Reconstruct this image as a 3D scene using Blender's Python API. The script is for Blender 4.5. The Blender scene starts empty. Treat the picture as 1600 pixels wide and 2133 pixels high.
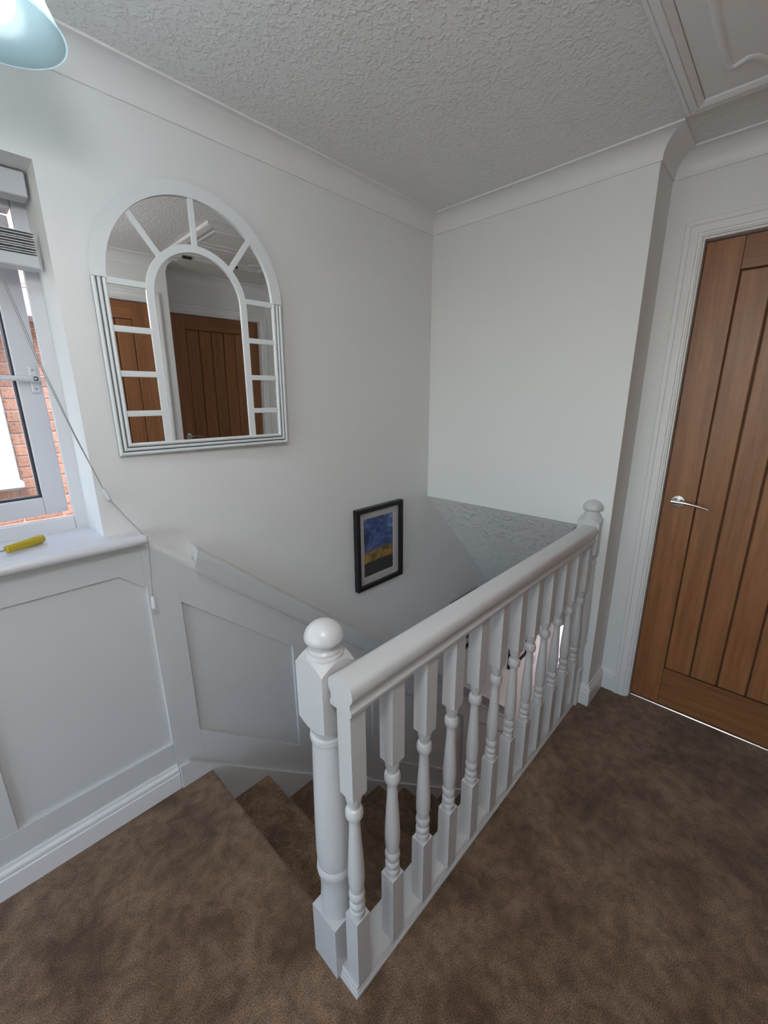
import bpy, bmesh, math, random
from mathutils import Vector, Matrix
random.seed(7)
PI = math.pi
scn = bpy.context.scene
COL = scn.collection

# ---------------------------------------------------------------- camera
def build_camera():
    yaw, pitch, roll = 0.764, -0.2641, -0.0074
    fw = Vector((math.cos(yaw)*math.cos(pitch), math.sin(yaw)*math.cos(pitch), math.sin(pitch)))
    rt = Vector((math.sin(yaw), -math.cos(yaw), 0)); up = rt.cross(fw)
    r2 = math.cos(roll)*rt + math.sin(roll)*up
    u2 = -math.sin(roll)*rt + math.cos(roll)*up
    m = Matrix((r2, u2, -fw)).transposed().to_4x4()
    m.translation = Vector((0, 0, 1.4256))
    cd = bpy.data.cameras.new('camera'); cam = bpy.data.objects.new('camera', cd)
    COL.objects.link(cam); cam.matrix_world = m
    cd.sensor_fit = 'HORIZONTAL'; cd.sensor_width = 36.0; cd.lens = 36.0*873.57/1600.0
    cd.clip_start = 0.02; cd.clip_end = 200
    scn.camera = cam
build_camera()

# ---------------------------------------------------------------- light and exposure
SKY_STRENGTH = 0.14
FILL_GLOBE_STRENGTH = 5.0
SUN_ENERGY = 0.30
LAMP_STRENGTH = 5.5
scn.view_settings.view_transform = 'Standard'
scn.view_settings.look = 'None'
scn.view_settings.gamma = 1.0
scn.view_settings.use_curve_mapping = False
scn.view_settings.exposure = 3.25

world = bpy.data.worlds.new('world'); scn.world = world; world.use_nodes = True
wn = world.node_tree.nodes; wl = world.node_tree.links
bg = wn['Background']
sky = wn.new('ShaderNodeTexSky')
sky.sky_type = 'NISHITA'; sky.sun_disc = False; sky.sun_elevation = math.radians(52); sky.sun_rotation = math.radians(200)
sky.altitude = 50
hsv = wn.new('ShaderNodeHueSaturation'); hsv.inputs['Saturation'].default_value = 0.85
wl.new(sky.outputs[0], hsv.inputs['Color']); wl.new(hsv.outputs[0], bg.inputs[0]); bg.inputs[1].default_value = SKY_STRENGTH

sd = bpy.data.lights.new('sun', 'SUN'); sd.energy = SUN_ENERGY; sd.angle = 0.009; sd.color = (1.0, 0.93, 0.84)
sun = bpy.data.objects.new('sun', sd); COL.objects.link(sun)
sun.rotation_euler = Vector((0.26, 0.37, -0.89)).to_track_quat('-Z', 'Y').to_euler()

def portal(name, loc, rot, sx, sy):
    d = bpy.data.lights.new(name, 'AREA'); d.shape = 'RECTANGLE'; d.size = sx; d.size_y = sy
    d.cycles.is_portal = True
    o = bpy.data.objects.new(name, d); COL.objects.link(o); o.location = loc; o.rotation_euler = rot
portal('window_portal', (-0.23, 1.60, 1.5), (-PI/2, 0, 0), 1.05, 1.0)
portal('added_window_portal', (-2.83, 0.475, 1.275), (0, -PI/2, 0), 1.85, 1.85)  # portal for the added end window

# ---------------------------------------------------------------- main measurements (metres)
YA, XB, XD, YR = 1.4662, 1.8985, 2.0973, 0.4858     # left wall, bulkhead wall, door wall, return
ZC = 2.278                                            # ceiling
Y1, Y2, XC = -0.6234, -0.9768, 1.165                  # walls behind the camera
XL = -2.80                                            # far left wall
NX, NG, NR = 0.5, 0.2355, 0.2105                      # stair nosing start, going, rise
ZF = -12*NR                                           # lower hall floor
XE = 3.95                                             # lower hall end wall
YS = 0.60                                             # stair well side

# ---------------------------------------------------------------- materials
def nodes(name):
    m = bpy.data.materials.new(name); m.use_nodes = True
    nt = m.node_tree; b = nt.nodes['Principled BSDF']
    return m, nt, b
def paint(name, col, rough=0.5, bump=0.0, scale=250.0, spec=0.5):
    m, nt, b = nodes(name)
    b.inputs['Base Color'].default_value = (*col, 1); b.inputs['Roughness'].default_value = rough
    b.inputs['Specular IOR Level'].default_value = spec
    if bump:
        g = nt.nodes.new('ShaderNodeNewGeometry'); n = nt.nodes.new('ShaderNodeTexNoise')
        n.inputs['Scale'].default_value = scale; n.inputs['Detail'].default_value = 3
        nt.links.new(g.outputs['Position'], n.inputs['Vector'])
        bp = nt.nodes.new('ShaderNodeBump'); bp.inputs['Strength'].default_value = bump; bp.inputs['Distance'].default_value = 0.002
        nt.links.new(n.outputs['Fac'], bp.inputs['Height']); nt.links.new(bp.outputs[0], b.inputs['Normal'])
    return m
def ramp(nt, fac, stops):
    r = nt.nodes.new('ShaderNodeValToRGB')
    el = r.color_ramp.elements
    while len(el) < len(stops): el.new(0.5)
    for e, (p, c) in zip(el, stops):
        e.position = p; e.color = (*c, 1)
    nt.links.new(fac, r.inputs[0]); return r.outputs[0]

M = {}
M['wall'] = paint('wall_paint', (0.80, 0.795, 0.785), 0.55, 0.12, 320)
M['dado'] = paint('dado_paint', (0.66, 0.66, 0.66), 0.45, 0.05, 320)
M['wood_white'] = paint('white_gloss', (0.63, 0.62, 0.615), 0.28, 0.10, 60)
M['trim_white'] = paint('white_satin', (0.82, 0.81, 0.80), 0.40)
M['upvc'] = paint('upvc', (0.70, 0.70, 0.73), 0.25)
M['black'] = paint('black_frame', (0.008, 0.008, 0.010), 0.35)
M['mount'] = paint('mount_card', (0.62, 0.58, 0.57), 0.8)
M['seal'] = paint('rubber_seal', (0.03, 0.03, 0.05), 0.5)
M['blind'] = paint('blind_slat', (0.55, 0.56, 0.58), 0.5)
M['cord'] = paint('cord', (0.30, 0.29, 0.28), 0.8)
M['mirror_white'] = paint('mirror_frame_paint', (0.74, 0.76, 0.77), 0.4)
M['groove'] = paint('mirror_groove', (0.10, 0.11, 0.12), 0.6)
M['mortar'] = paint('mortar', (0.62, 0.50, 0.42), 0.9, 0.4, 300)
M['hall_floor'] = paint('hall_floor', (0.30, 0.22, 0.16), 0.6)
M['hinge'] = paint('dark_hinge', (0.02, 0.018, 0.016), 0.5)
M['roof'] = paint('roof_tile', (0.42, 0.22, 0.16), 0.8)

def metal(name, col, rough):
    m, nt, b = nodes(name)
    b.inputs['Base Color'].default_value = (*col, 1); b.inputs['Metallic'].default_value = 1; b.inputs['Roughness'].default_value = rough
    return m
M['chrome'] = metal('chrome', (0.75, 0.75, 0.74), 0.12)
M['steel'] = metal('steel', (0.6, 0.6, 0.6), 0.25)
M['mirror'] = metal('mirror_glass', (0.93, 0.935, 0.93), 0.012)

def ceiling_mat():
    m, nt, b = nodes('stippled_ceiling')
    b.inputs['Base Color'].default_value = (0.82, 0.815, 0.80, 1); b.inputs['Roughness'].default_value = 0.55
    g = nt.nodes.new('ShaderNodeNewGeometry')
    n1 = nt.nodes.new('ShaderNodeTexNoise'); n1.inputs['Scale'].default_value = 74; n1.inputs['Detail'].default_value = 2.0; n1.inputs['Distortion'].default_value = 0.5
    nt.links.new(g.outputs['Position'], n1.inputs['Vector'])
    r = ramp(nt, n1.outputs['Fac'], [(0.47, (0, 0, 0)), (0.74, (1, 1, 1))])
    bp = nt.nodes.new('ShaderNodeBump'); bp.inputs['Strength'].default_value = 0.45; bp.inputs['Distance'].default_value = 0.006
    nt.links.new(r, bp.inputs['Height']); nt.links.new(bp.outputs[0], b.inputs['Normal'])
    return m
M['ceiling'] = ceiling_mat()
def soffit_mat():
    m, nt, b = nodes('textured_soffit')
    b.inputs['Base Color'].default_value = (0.84, 0.835, 0.82, 1); b.inputs['Roughness'].default_value = 0.4
    g = nt.nodes.new('ShaderNodeNewGeometry')
    n1 = nt.nodes.new('ShaderNodeTexNoise'); n1.inputs['Scale'].default_value = 14; n1.inputs['Detail'].default_value = 4; n1.inputs['Distortion'].default_value = 2.0
    nt.links.new(g.outputs['Position'], n1.inputs['Vector'])
    r = ramp(nt, n1.outputs['Fac'], [(0.52, (0, 0, 0)), (0.75, (1, 1, 1))])
    bp = nt.nodes.new('ShaderNodeBump'); bp.inputs['Strength'].default_value = 0.55; bp.inputs['Distance'].default_value = 0.012
    nt.links.new(r, bp.inputs['Height']); nt.links.new(bp.outputs[0], b.inputs['Normal'])
    return m
M['soffit'] = soffit_mat()

def carpet_mat():
    m, nt, b = nodes('brown_carpet')
    L = nt.links
    g = nt.nodes.new('ShaderNodeNewGeometry')
    def noise(sc, det, dist=0.0):
        n = nt.nodes.new('ShaderNodeTexNoise'); n.inputs['Scale'].default_value = sc; n.inputs['Detail'].default_value = det
        n.inputs['Distortion'].default_value = dist
        L.new(g.outputs['Position'], n.inputs['Vector']); return n.outputs['Fac']
    big = noise(5.0, 6.0, 0.8); fine = noise(330, 2.5); mid = noise(26, 5.0, 0.5)
    c1 = ramp(nt, big, [(0.32, (0.140, 0.084, 0.050)), (0.50, (0.205, 0.128, 0.079)), (0.68, (0.270, 0.175, 0.112))])
    c2 = ramp(nt, fine, [(0.30, (0.42, 0.42, 0.42)), (0.50, (0.95, 0.95, 0.95)), (0.72, (1.75, 1.70, 1.60))])
    c3 = ramp(nt, mid, [(0.34, (0.74, 0.74, 0.74)), (0.66, (1.22, 1.22, 1.22))])
    mx = nt.nodes.new('ShaderNodeMix'); mx.data_type = 'RGBA'; mx.blend_type = 'MULTIPLY'; mx.inputs[0].default_value = 1
    L.new(c1, mx.inputs[6]); L.new(c2, mx.inputs[7])
    mx2 = nt.nodes.new('ShaderNodeMix'); mx2.data_type = 'RGBA'; mx2.blend_type = 'MULTIPLY'; mx2.inputs[0].default_value = 1
    L.new(mx.outputs[2], mx2.inputs[6]); L.new(c3, mx2.inputs[7])
    L.new(mx2.outputs[2], b.inputs['Base Color'])
    b.inputs['Roughness'].default_value = 1.0; b.inputs['Specular IOR Level'].default_value = 0.05
    b.inputs['Sheen Weight'].default_value = 0.25; b.inputs['Sheen Roughness'].default_value = 0.5
    add = nt.nodes.new('ShaderNodeMath'); add.operation = 'ADD'; L.new(fine, add.inputs[0]); L.new(mid, add.inputs[1])
    bp = nt.nodes.new('ShaderNodeBump'); bp.inputs['Strength'].default_value = 0.8; bp.inputs['Distance'].default_value = 0.004
    L.new(add.outputs[0], bp.inputs['Height']); L.new(bp.outputs[0], b.inputs['Normal'])
    return m
M['carpet'] = carpet_mat()

def oak_mat(name, axis, tone=1.0):
    """axis: direction of the grain, 'Z' for uprights, 'XY' for rails"""
    m, nt, b = nodes(name); L = nt.links
    g = nt.nodes.new('ShaderNodeNewGeometry'); oi = nt.nodes.new('ShaderNodeObjectInfo')
    mp = nt.nodes.new('ShaderNodeMapping')
    mp.inputs['Scale'].default_value = (1, 1, 0.045) if axis == 'Z' else (0.045, 0.045, 1)
    ad = nt.nodes.new('ShaderNodeVectorMath'); ad.operation = 'ADD'
    sc = nt.nodes.new('ShaderNodeVectorMath'); sc.operation = 'SCALE'; sc.inputs['Scale'].default_value = 7.0
    cb = nt.nodes.new('ShaderNodeCombineXYZ')
    for i in range(3): L.new(oi.outputs['Random'], cb.inputs[i])
    L.new(cb.outputs[0], sc.inputs[0]); L.new(g.outputs['Position'], ad.inputs[0]); L.new(sc.outputs[0], ad.inputs[1])
    L.new(ad.outputs[0], mp.inputs['Vector'])
    n1 = nt.nodes.new('ShaderNodeTexNoise'); n1.inputs['Scale'].default_value = 40; n1.inputs['Detail'].default_value = 6; n1.inputs['Distortion'].default_value = 0.6
    n2 = nt.nodes.new('ShaderNodeTexNoise'); n2.inputs['Scale'].default_value = 260; n2.inputs['Detail'].default_value = 2
    L.new(mp.outputs[0], n1.inputs['Vector']); L.new(mp.outputs[0], n2.inputs['Vector'])
    t = tone
    c = ramp(nt, n1.outputs['Fac'], [(0.30, (0.24*t, 0.090*t, 0.032*t)), (0.52, (0.30*t, 0.122*t, 0.045*t)), (0.75, (0.36*t, 0.155*t, 0.060*t))])
    c2 = ramp(nt, n2.outputs['Fac'], [(0.35, (0.88, 0.87, 0.86)), (0.6, (1.04, 1.04, 1.04))])
    mx = nt.nodes.new('ShaderNodeMix'); mx.data_type = 'RGBA'; mx.blend_type = 'MULTIPLY'; mx.inputs[0].default_value = 1
    L.new(c, mx.inputs[6]); L.new(c2, mx.inputs[7])
    hv = nt.nodes.new('ShaderNodeHueSaturation')
    mr = nt.nodes.new('ShaderNodeMapRange'); mr.inputs[3].default_value = 0.86; mr.inputs[4].default_value = 1.12
    L.new(oi.outputs['Random'], mr.inputs[0]); L.new(mr.outputs[0], hv.inputs['Value']); L.new(mx.outputs[2], hv.inputs['Color'])
    L.new(hv.outputs[0], b.inputs['Base Color'])
    b.inputs['Roughness'].default_value = 0.40; b.inputs['Specular IOR Level'].default_value = 0.5
    bp = nt.nodes.new('ShaderNodeBump'); bp.inputs['Strength'].default_value = 0.12; bp.inputs['Distance'].default_value = 0.001
    L.new(n2.outputs['Fac'], bp.inputs['Height']); L.new(bp.outputs[0], b.inputs['Normal'])
    return m
M['oak_v'] = oak_mat('oak_upright', 'Z'); M['oak_h'] = oak_mat('oak_rail', 'XY')
M['oak_dark'] = paint('oak_groove', (0.05, 0.02, 0.008), 0.6)

def brick_mat():
    m, nt, b = nodes('brick'); L = nt.links
    g = nt.nodes.new('ShaderNodeNewGeometry'); oi = nt.nodes.new('ShaderNodeObjectInfo')
    n1 = nt.nodes.new('ShaderNodeTexNoise'); n1.inputs['Scale'].default_value = 60; n1.inputs['Detail'].default_value = 5
    L.new(g.outputs['Position'], n1.inputs['Vector'])
    c = ramp(nt, n1.outputs['Fac'], [(0.28, (0.20, 0.085, 0.05)), (0.42, (0.50, 0.255, 0.17)), (0.7, (0.60, 0.33, 0.23))])
    hv = nt.nodes.new('ShaderNodeHueSaturation'); mr = nt.nodes.new('ShaderNodeMapRange')
    mr.inputs[3].default_value = 0.8; mr.inputs[4].default_value = 1.15
    L.new(oi.outputs['Random'], mr.inputs[0]); L.new(mr.outputs[0], hv.inputs['Value']); L.new(c, hv.inputs['Color'])
    L.new(hv.outputs[0], b.inputs['Base Color']); b.inputs['Roughness'].default_value = 0.9
    bp = nt.nodes.new('ShaderNodeBump'); bp.inputs['Strength'].default_value = 0.5; bp.inputs['Distance'].default_value = 0.004
    L.new(n1.outputs['Fac'], bp.inputs['Height']); L.new(bp.outputs[0], b.inputs['Normal'])
    return m
M['brick'] = brick_mat()

def glass_mat(name, tint=(1, 1, 1), gloss=0.08, rough=0.0):
    m = bpy.data.materials.new(name); m.use_nodes = True; nt = m.node_tree; nt.nodes.clear()
    o = nt.nodes.new('ShaderNodeOutputMaterial'); t = nt.nodes.new('ShaderNodeBsdfTransparent'); gl = nt.nodes.new('ShaderNodeBsdfGlossy')
    t.inputs[0].default_value = (*tint, 1); gl.inputs['Roughness'].default_value = rough
    mx = nt.nodes.new('ShaderNodeMixShader'); mx.inputs[0].default_value = gloss
    nt.links.new(t.outputs[0], mx.inputs[1]); nt.links.new(gl.outputs[0], mx.inputs[2]); nt.links.new(mx.outputs[0], o.inputs[0])
    return m
M['glass'] = glass_mat('window_glass', (0.93, 0.95, 0.94), 0.05)
def frosted_mat():
    m = bpy.data.materials.new('obscured_glass'); m.use_nodes = True; nt = m.node_tree; nt.nodes.clear()
    o = nt.nodes.new('ShaderNodeOutputMaterial'); t = nt.nodes.new('ShaderNodeBsdfTranslucent'); t2 = nt.nodes.new('ShaderNodeBsdfTransparent')
    t.inputs[0].default_value = (0.92, 0.78, 0.74, 1); t2.inputs[0].default_value = (0.95, 0.85, 0.82, 1)
    mx = nt.nodes.new('ShaderNodeMixShader'); mx.inputs[0].default_value = 0.5
    nt.links.new(t.outputs[0], mx.inputs[1]); nt.links.new(t2.outputs[0], mx.inputs[2]); nt.links.new(mx.outputs[0], o.inputs[0])
    return m
M['frosted'] = frosted_mat()
def shade_mat():
    m = bpy.data.materials.new('opal_shade'); m.use_nodes = True; nt = m.node_tree; nt.nodes.clear()
    o = nt.nodes.new('ShaderNodeOutputMaterial'); t = nt.nodes.new('ShaderNodeBsdfTranslucent'); d = nt.nodes.new('ShaderNodeBsdfPrincipled')
    t.inputs[0].default_value = (0.45, 0.54, 0.57, 1); d.inputs['Base Color'].default_value = (0.11, 0.15, 0.165, 1); d.inputs['Roughness'].default_value = 0.2
    mx = nt.nodes.new('ShaderNodeMixShader'); mx.inputs[0].default_value = 0.30
    nt.links.new(t.outputs[0], mx.inputs[1]); nt.links.new(d.outputs[0], mx.inputs[2])
    tr = nt.nodes.new('ShaderNodeBsdfTransparent'); tr.inputs[0].default_value = (0.86, 0.95, 0.98, 1)
    m2 = nt.nodes.new('ShaderNodeMixShader'); m2.inputs[0].default_value = 0.45
    nt.links.new(mx.outputs[0], m2.inputs[1]); nt.links.new(tr.outputs[0], m2.inputs[2]); nt.links.new(m2.outputs[0], o.inputs[0])
    return m
M['shade'] = shade_mat()
def emit(name, col, s):
    m = bpy.data.materials.new(name); m.use_nodes = True; nt = m.node_tree; nt.nodes.clear()
    o = nt.nodes.new('ShaderNodeOutputMaterial'); e = nt.nodes.new('ShaderNodeEmission')
    e.inputs[0].default_value = (*col, 1); e.inputs[1].default_value = s
    nt.links.new(e.outputs[0], o.inputs[0]); return m
M['bulb'] = emit('lit_bulb', (0.93, 0.98, 1.0), LAMP_STRENGTH)
def yellow_mat():
    m, nt, b = nodes('yellow_plastic')
    b.inputs['Base Color'].default_value = (0.62, 0.46, 0.02, 1); b.inputs['Roughness'].default_value = 0.25
    b.inputs['Transmission Weight'].default_value = 0.25
    return m
M['yellow'] = yellow_mat()

def print_mat(name, seed):
    """landscape print: blue cloudy sky, gold horizon, dark foreground; object space x 0..1, z 0..1"""
    m, nt, b = nodes(name); L = nt.links
    tc = nt.nodes.new('ShaderNodeTexCoord'); sp = nt.nodes.new('ShaderNodeSeparateXYZ')
    L.new(tc.outputs['Generated'], sp.inputs[0])
    mp = nt.nodes.new('ShaderNodeMapping'); mp.inputs['Location'].default_value = (seed, seed*1.7, seed); mp.inputs['Scale'].default_value = (2.2, 1, 4.5)
    mp.inputs['Rotation'].default_value = (0, 0.35, 0)
    L.new(tc.outputs['Generated'], mp.inputs[0])
    n = nt.nodes.new('ShaderNodeTexNoise'); n.inputs['Scale'].default_value = 1.6; n.inputs['Detail'].default_value = 5; n.inputs['Distortion'].default_value = 1.0
    L.new(mp.outputs[0], n.inputs['Vector'])
    clouds = ramp(nt, n.outputs['Fac'], [(0.33, (0.030, 0.050, 0.130)), (0.50, (0.060, 0.115, 0.330)), (0.62, (0.14, 0.22, 0.46)), (0.75, (0.42, 0.50, 0.62))])
    gold = ramp(nt, n.outputs['Fac'], [(0.35, (0.16, 0.10, 0.03)), (0.5, (0.42, 0.25, 0.05)), (0.68, (0.55, 0.38, 0.12))])
    # wavy height: z + 0.12*(noise-0.5)
    h = nt.nodes.new('ShaderNodeMath'); h.operation = 'MULTIPLY_ADD'; h.inputs[1].default_value = 0.22
    L.new(n.outputs['Fac'], h.inputs[0]); L.new(sp.outputs['Z'], h.inputs[2])
    f1 = nt.nodes.new('ShaderNodeMapRange'); f1.inputs[1].default_value = 0.50; f1.inputs[2].default_value = 0.58; L.new(h.outputs[0], f1.inputs[0])
    m1 = nt.nodes.new('ShaderNodeMix'); m1.data_type = 'RGBA'; L.new(f1.outputs[0], m1.inputs[0]); L.new(gold, m1.inputs[6]); L.new(clouds, m1.inputs[7])
    n3 = nt.nodes.new('ShaderNodeTexNoise'); n3.inputs['Scale'].default_value = 24; L.new(tc.outputs['Generated'], n3.inputs['Vector'])
    h2 = nt.nodes.new('ShaderNodeMath'); h2.operation = 'MULTIPLY_ADD'; h2.inputs[1].default_value = 0.05; L.new(n3.outputs['Fac'], h2.inputs[0]); L.new(sp.outputs['Z'], h2.inputs[2])
    f2 = nt.nodes.new('ShaderNodeMath'); f2.operation = 'GREATER_THAN'; f2.inputs[1].default_value = 0.27; L.new(h2.outputs[0], f2.inputs[0])
    m2 = nt.nodes.new('ShaderNodeMix'); m2.data_type = 'RGBA'; L.new(f2.outputs[0], m2.inputs[0]); m2.inputs[6].default_value = (0.035, 0.032, 0.033, 1); L.new(m1.outputs[2], m2.inputs[7])
    L.new(m2.outputs[2], b.inputs['Base Color']); b.inputs['Roughness'].default_value = 0.6
    return m

# ---------------------------------------------------------------- mesh helpers
class MB:
    def __init__(self): self.v = []; self.f = []
    def add(self, vs, fs):
        o = len(self.v); self.v += [tuple(p) for p in vs]; self.f += [tuple(i+o for i in f) for f in fs]; return self
    def box(self, x0, x1, y0, y1, z0, z1):
        vs = [(x0,y0,z0),(x1,y0,z0),(x1,y1,z0),(x0,y1,z0),(x0,y0,z1),(x1,y0,z1),(x1,y1,z1),(x0,y1,z1)]
        return self.add(vs, [(0,3,2,1),(4,5,6,7),(0,1,5,4),(1,2,6,5),(2,3,7,6),(3,0,4,7)])
    def prism(self, pts, fn, a, b):
        """extrude polygon pts (2-tuples) from a to b; fn(p, t) -> xyz"""
        n = len(pts)
        self.add([fn(p, a) for p in pts] + [fn(p, b) for p in pts],
                 [tuple(range(n))[::-1], tuple(range(n, 2*n))] + [(i, (i+1) % n, n+(i+1) % n, n+i) for i in range(n)])
        return self
    def lathe(self, prof, c=(0, 0, 0), seg=28, half=False, cap=True):
        a0, a1 = (0, 2*PI)
        if half: a0, a1 = PI/2, 3*PI/2          # half facing -x
        n = seg + 1 if half else seg
        vs = []; fs = []
        for r, z in prof:
            for k in range(n):
                a = a0 + (a1-a0)*k/seg
                vs.append((c[0]+r*math.cos(a), c[1]+r*math.sin(a), c[2]+z))
        for j in range(len(prof)-1):
            for k in range(seg if not half else seg):
                k2 = k+1 if half else (k+1) % n
                fs.append((j*n+k, j*n+k2, (j+1)*n+k2, (j+1)*n+k))
        if cap:
            fs.append(tuple(range(n))[::-1]); fs.append(tuple((len(prof)-1)*n+k for k in range(n)))
        return self.add(vs, fs)
    def tube(self, path, r, seg=8):
        P = [Vector(p) for p in path]; vs = []; fs = []
        rs = r if isinstance(r, (list, tuple)) else [r]*len(P)
        up = Vector((0, 0, 1))
        for i, p in enumerate(P):
            t = (P[min(i+1, len(P)-1)] - P[max(i-1, 0)]).normalized()
            u = up.cross(t)
            if u.length < 1e-3: u = Vector((1, 0, 0)).cross(t)
            u.normalize(); w = t.cross(u)
            for k in range(seg):
                a = 2*PI*k/seg; vs.append(p + rs[i]*(u*math.cos(a) + w*math.sin(a)))
        for i in range(len(P)-1):
            for k in range(seg):
                k2 = (k+1) % seg; fs.append((i*seg+k, i*seg+k2, (i+1)*seg+k2, (i+1)*seg+k))
        fs.append(tuple(range(seg))[::-1]); fs.append(tuple((len(P)-1)*seg+k for k in range(seg)))
        return self.add(vs, fs)
    def sweep(self, path, prof, closed=False, side=-1):
        """path: plan points (x,y); prof: (out, z); side=-1 room to the right of travel, +1 to the left"""
        n = len(path); m = len(prof); vs = []
        for i in range(n):
            p = Vector(path[i])
            d0 = (Vector(path[i]) - Vector(path[i-1])).normalized() if (closed or i > 0) else None
            d1 = (Vector(path[(i+1) % n]) - Vector(path[i])).normalized() if (closed or i < n-1) else None
            if d0 is None: d0 = d1
            if d1 is None: d1 = d0
            n0 = Vector((-d0.y, d0.x))*side; n1 = Vector((-d1.y, d1.x))*side
            b = n0 + n1; b = b / max(1e-6, b.dot(n0)) if b.length > 1e-6 else n0
            for o, z in prof: vs.append((p.x + b.x*o, p.y + b.y*o, z))
        fs = []
        for i in range(n if closed else n-1):
            j = (i+1) % n
            for k in range(m):
                k2 = (k+1) % m; fs.append((i*m+k, j*m+k, j*m+k2, i*m+k2))
        if not closed:
            fs.append(tuple(range(m))); fs.append(tuple((n-1)*m+k for k in range(m))[::-1])
        return self.add(vs, fs)
    def build(self, name, mat, parent=None, smooth=False, bevel=0.0, seg=2, auto=None):
        me = bpy.data.meshes.new(name); me.from_pydata(self.v, [], self.f); me.update()
        bm = bmesh.new(); bm.from_mesh(me)
        bmesh.ops.recalc_face_normals(bm, faces=bm.faces)
        if bevel:
            es = [e for e in bm.edges if len(e.link_faces) == 2 and e.calc_face_angle(0) > 0.5]
            bmesh.ops.bevel(bm, geom=es, offset=bevel, segments=seg, profile=0.5, affect='EDGES', clamp_overlap=True)
        if smooth:
            for f in bm.faces: f.smooth = True
            ang = auto if auto is not None else 0.7
            for e in bm.edges:
                if len(e.link_faces) == 2 and e.calc_face_angle(0) > ang: e.smooth = False
        bm.to_mesh(me); bm.free()
        me.materials.append(M[mat] if isinstance(mat, str) else mat)
        o = bpy.data.objects.new(name, me); COL.objects.link(o)
        if parent is not None: o.parent = parent
        return o
def tag(o, label=None, cat=None, kind=None, group=None):
    if label: o['label'] = label
    if cat: o['category'] = cat
    if kind: o['kind'] = kind
    if group: o['group'] = group
    return o
def thing(name, label, cat, loc=(0, 0, 0), kind=None, group=None):
    o = bpy.data.objects.new(name, None); COL.objects.link(o); o.location = loc; o.empty_display_size = 0.05
    return tag(o, label, cat, kind, group)
def dup(o, parent=None):
    c = o.copy(); COL.objects.link(c)
    if parent is not None: c.parent = parent
    for ch in list(o.children): dup(ch, c)
    return c

# ================================================================ STRUCTURE
# ---- floor (landing carpet with rounded stair nosing)
b = MB()
b.box(XL-0.1, NX-0.03, Y1-0.1, YA, -0.25, 0.0)
b.box(NX-0.03, XD+0.75, Y2-0.1, YS, -0.25, 0.0)
arc = [(NX-0.012+0.012*math.cos(a), -0.012+0.012*math.sin(a)) for a in (PI/2, PI/3, PI/6, 0, -PI/6)]
prof = [(NX-0.03, 0.0)] + arc + [(NX-0.003, -0.04), (NX-0.022, -0.045), (NX-0.022, -0.25), (NX-0.03, -0.25)]
b.prism(prof, lambda p, t: (p[0], t, p[1]), YS, YA-0.012)
floor = tag(b.build('floor', 'carpet'), 'worn brown carpet covering the upstairs landing', 'floor', 'structure')

# ---- walls
WX0, WX1, WZ0, WZ1 = -0.75, 0.289, 0.99, 2.0          # window opening
b = MB(); T = 0.30
b.box(XL-0.1, WX0, YA, YA+T, ZF-0.2, ZC+0.15); b.box(WX1, XE+0.2, YA, YA+T, ZF-0.2, ZC+0.15)
b.box(WX0, WX1, YA, YA+T, ZF-0.2, WZ0); b.box(WX0, WX1, YA, YA+T, WZ1, ZC+0.15)
wall_left = tag(b.build('wall_left', 'wall'), 'long white painted wall carrying the window, mirror and stair panelling', 'wall', 'structure')

b = MB(); b.prism([(XB, 0.876), (XB, ZC+0.15), (XD+0.9, ZC+0.15), (XD+0.9, 0.876-1.02*(XD+0.9-XB)+0.12), (XB+0.06, 0.876+0.06-0.0)][:3] +
                  [(XD+0.9, 0.6), (XB+0.30, 0.6), (XB+0.02, 0.874)], lambda p, t: (p[0], t, p[1]), YS, YA)
wall_back = tag(b.build('wall_back', 'wall'), 'plain white bulkhead wall hanging above the stairs', 'wall', 'structure')
b = MB(); XS = XB + (0.876+0.25)/1.02
b.prism([(XB, 0.876), (XS, -0.25), (XE, -0.25), (XE, -0.15), (XS+0.05, -0.15), (XB+0.12, 0.876)], lambda p, t: (p[0], t, p[1]), YS, YA)
soffit = tag(b.build('ceiling', 'soffit'), 'sloping textured soffit over the lower stairs', 'ceiling', 'structure')

b = MB(); b.box(XL-0.1, XE, YA+T, YA+T+0.40, 2.14, 2.17); b.box(XL-0.1, XE, YA+T+0.40, YA+T+0.42, 2.12, 2.30); b.box(XL-0.1, XE, YA+T-0.01, YA+T+0.42, 2.30, 2.34)  # unseen overhang, added to reduce sky light through the window
tag(b.build('added_eaves', 'trim_white'), 'added unseen eaves boards cutting sky light at the window', 'eaves', 'structure')
b = MB(); b.box(XB, XD+0.125, YR, YS, -0.25, ZC+0.15)
tag(b.build('wall_return', 'wall'), 'short white return beside the oak door, at the end of the bulkhead', 'wall', 'structure')
# right wall (around door 1), with the short return up to the bulkhead
DY0, DY1 = 0.358, -0.380                               # lining opening of door 1 (y)
b = MB(); XO = XD+0.12
b.box(XD, XO, DY0, YR, -0.25, ZC+0.15); b.box(XD, XO, Y2-0.1, DY1, -0.25, ZC+0.15); b.box(XD, XO, DY1, DY0, 2.0, ZC+0.15)
wall_right = tag(b.build('wall_right', 'wall'), 'narrow white wall around the oak door on the right', 'wall', 'structure')
D2 = (1.035, 1.035-0.7575)                             # door 2 leaf right..left (x) on Y1
D3 = (2.028, 2.028-0.7575)                             # door 3 leaf on Y2
b = MB(); g = 0.006
b.box(XL-0.1, D2[1]-g, Y1-0.12, Y1, -0.25, ZC+0.15); b.box(D2[0]+g, XC, Y1-0.12, Y1, -0.25, ZC+0.15); b.box(D2[1]-g, D2[0]+g, Y1-0.12, Y1, 2.0, ZC+0.15)
b.box(XC-0.1, XC, Y2, Y1-0.12, -0.25, ZC+0.15)
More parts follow.
